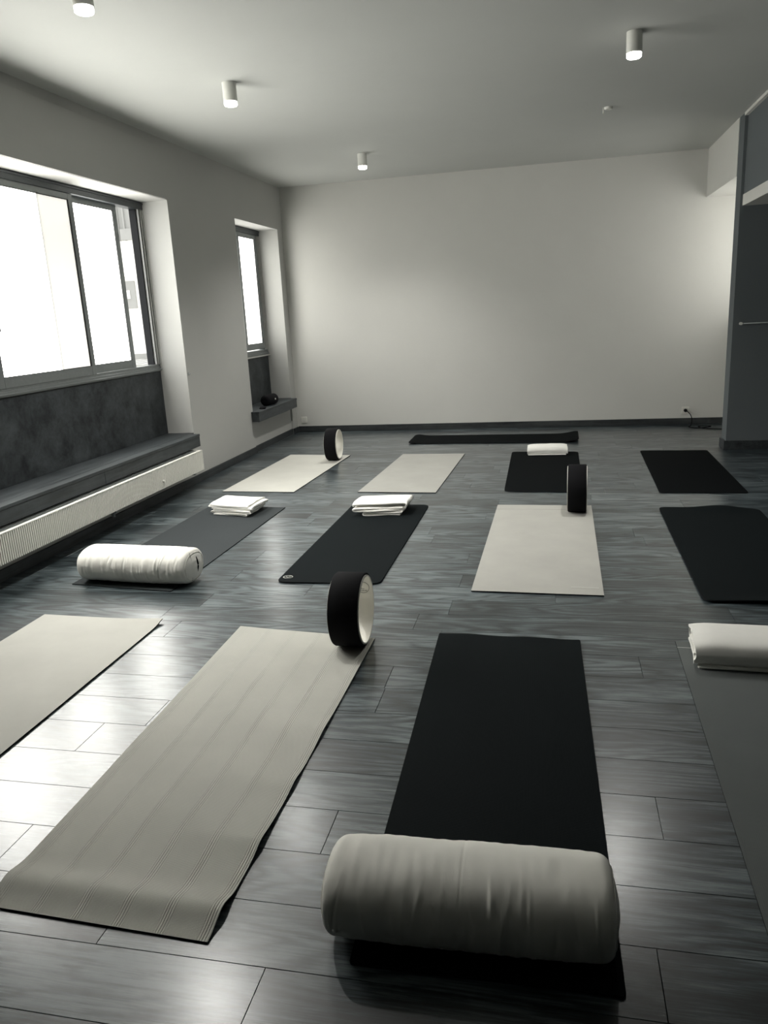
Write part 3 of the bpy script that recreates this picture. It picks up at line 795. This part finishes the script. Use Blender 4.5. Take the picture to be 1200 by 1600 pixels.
t = empty('portable_speaker', (-3.265, 8.60, ZT+0.0005), math.radians(-6))
SR = 0.062
MB().lathe([(0.0, -0.13), (0.030, -0.133), (0.050, -0.128), (SR, -0.110), (SR, 0.110), (0.050, 0.128), (0.030, 0.133), (0.0, 0.13)], 32, 'Y', (0, 0, SR)).build('body', M['black'], t, True)
MB().lathe([(0.0, 0), (0.010, 0), (0.010, 0.004), (0.0, 0.004)], 16, 'X', (SR-0.002, 0.03, SR+0.005)).build('emblem', M['white'], t)
for yy in (-0.07, 0.07): MB().box(-0.02, 0.02, yy-0.012, yy+0.012, 0, 0.008, 0.002).build('foot', M['black'], t)
tag(t, 'black cylindrical portable speaker with a white dot on the short bench', 'speaker')
t = MB().box(-0.035, 0.035, -0.07, 0.07, 0.0, 0.012, 0.004).build('mobile_phone', M['black']); t.location = (-3.23, 8.27, ZT+0.001); t.rotation_euler[2] = 0.3
tag(t, 'flat black handset lying in front of the speaker on the short bench', 'phone')
t = empty('wall_hook', (XL, 6.56, 1.00))
MB().lathe([(0, 0), (0.006, 0), (0.006, 0.018), (0, 0.018)], 10, 'X').build('peg', M['alu'], t)
MB().box(0, 0.004, -0.01, 0.01, -0.012, 0.012, 0.001).build('plate', M['alu'], t)
tag(t, 'tiny metal hook at the edge of the pier beside the large window', 'hook')
t = empty('wall_rail', (1.69, YD0, 1.18))
MB().tube([(0, -0.03, 0), (1.2, -0.03, -0.005)], 0.006, 8).build('rod', M['alu'], t, True)
MB().lathe([(0, 0), (0.013, 0), (0.013, -0.038), (0, -0.038)], 14, 'Y').build('bracket', M['white'], t)
MB().lathe([(0, 0), (0.013, 0), (0.013, -0.038), (0, -0.038)], 14, 'Y', (1.2, 0, -0.005)).build('bracket', M['white'], t)
tag(t, 'thin metal rail with a white end bracket on the grey dividing wall', 'rail')

# ---------------------------------------------------------------- outside, seen through the open sash
struct('ground', MB().box(-40, XO-0.02, -20, 45, -3.2, -3.0), M['ground'])
bld = empty('building', (-10.0, 18.0, -3.0))
MB().box(-6.0, 6.5, 0, 3.0, 0, 14).build('wall', M['facade'], bld)
def bwin(x0, x1, z0, z1, shutter=False):
    f = MB().box(x0-0.06, x1+0.06, -0.06, 0.0, z0-0.06, z1+0.06, 0.01).build('window', M['facade'], bld)
    MB().box(x0, x1, -0.075, -0.055, z0, z1).build('pane', M['facadegrey'], f)
    if shutter:
        for k_ in range(7): MB().box(x0, x1, -0.10, -0.07, z0+k_*(z1-z0)/7, z0+(k_+0.6)*(z1-z0)/7).build('slat', M['facadegrey'], f)
for i in range(6):
    bwin(-5.1+i*1.55, -4.3+i*1.55, 9.4, 11.0, True)
    bwin(-5.1+i*1.55, -4.3+i*1.55, 6.5, 7.5, False)
for xx in (-0.42, -0.28, -0.12): MB().box(xx, xx+0.04, -0.12, 0, 6.45, 7.25, 0.005).build('mullion', M['facadegrey'], bld)
MB().box(-0.22, 0.1, -0.13, -0.06, 6.46, 6.72, 0.005).build('shutter_box', M['facadegrey'], bld)
p = MB().box(-1.1, -0.06, -0.05, 0.0, 4.87, 5.52, 0.01).build('panel', M['facadegrey'], bld)
MB().box(-0.42, -0.20, -0.07, -0.05, 5.10, 5.30, 0.005).build('sign', M['facade'], p)
MB().box(-6, 6.5, -0.10, 0, 5.62, 5.72, 0.01).build('ledge', M['facade'], bld)
tag(bld, 'pale building across the street, seen through the open window sash', 'building')
aw = empty('canopy', (-7.2, 11.0, 0.86), 0.2)
for k_ in range(16):
    MB().box(-1.6+k_*0.19, -1.52+k_*0.19, -1.6, 1.3, 0.0, 0.03, 0.005).build('slat', M['facadegrey'], aw)
MB().box(-1.7, 1.5, 1.30, 1.38, -0.02, 0.12, 0.005).build('beam', M['facadegrey'], aw)
MB().box(-1.7, 1.5, -1.68, -1.60, -0.02, 0.08, 0.005).build('beam', M['facadegrey'], aw)
for xx in (-1.65, 1.42):
    for yy in (-1.6, 1.3): MB().box(xx-0.04, xx+0.04, yy-0.04, yy+0.04, -3.86, 0.02).build('post', M['facadegrey'], aw)
tag(aw, 'grey slatted canopy outside, below the open window sash', 'canopy')
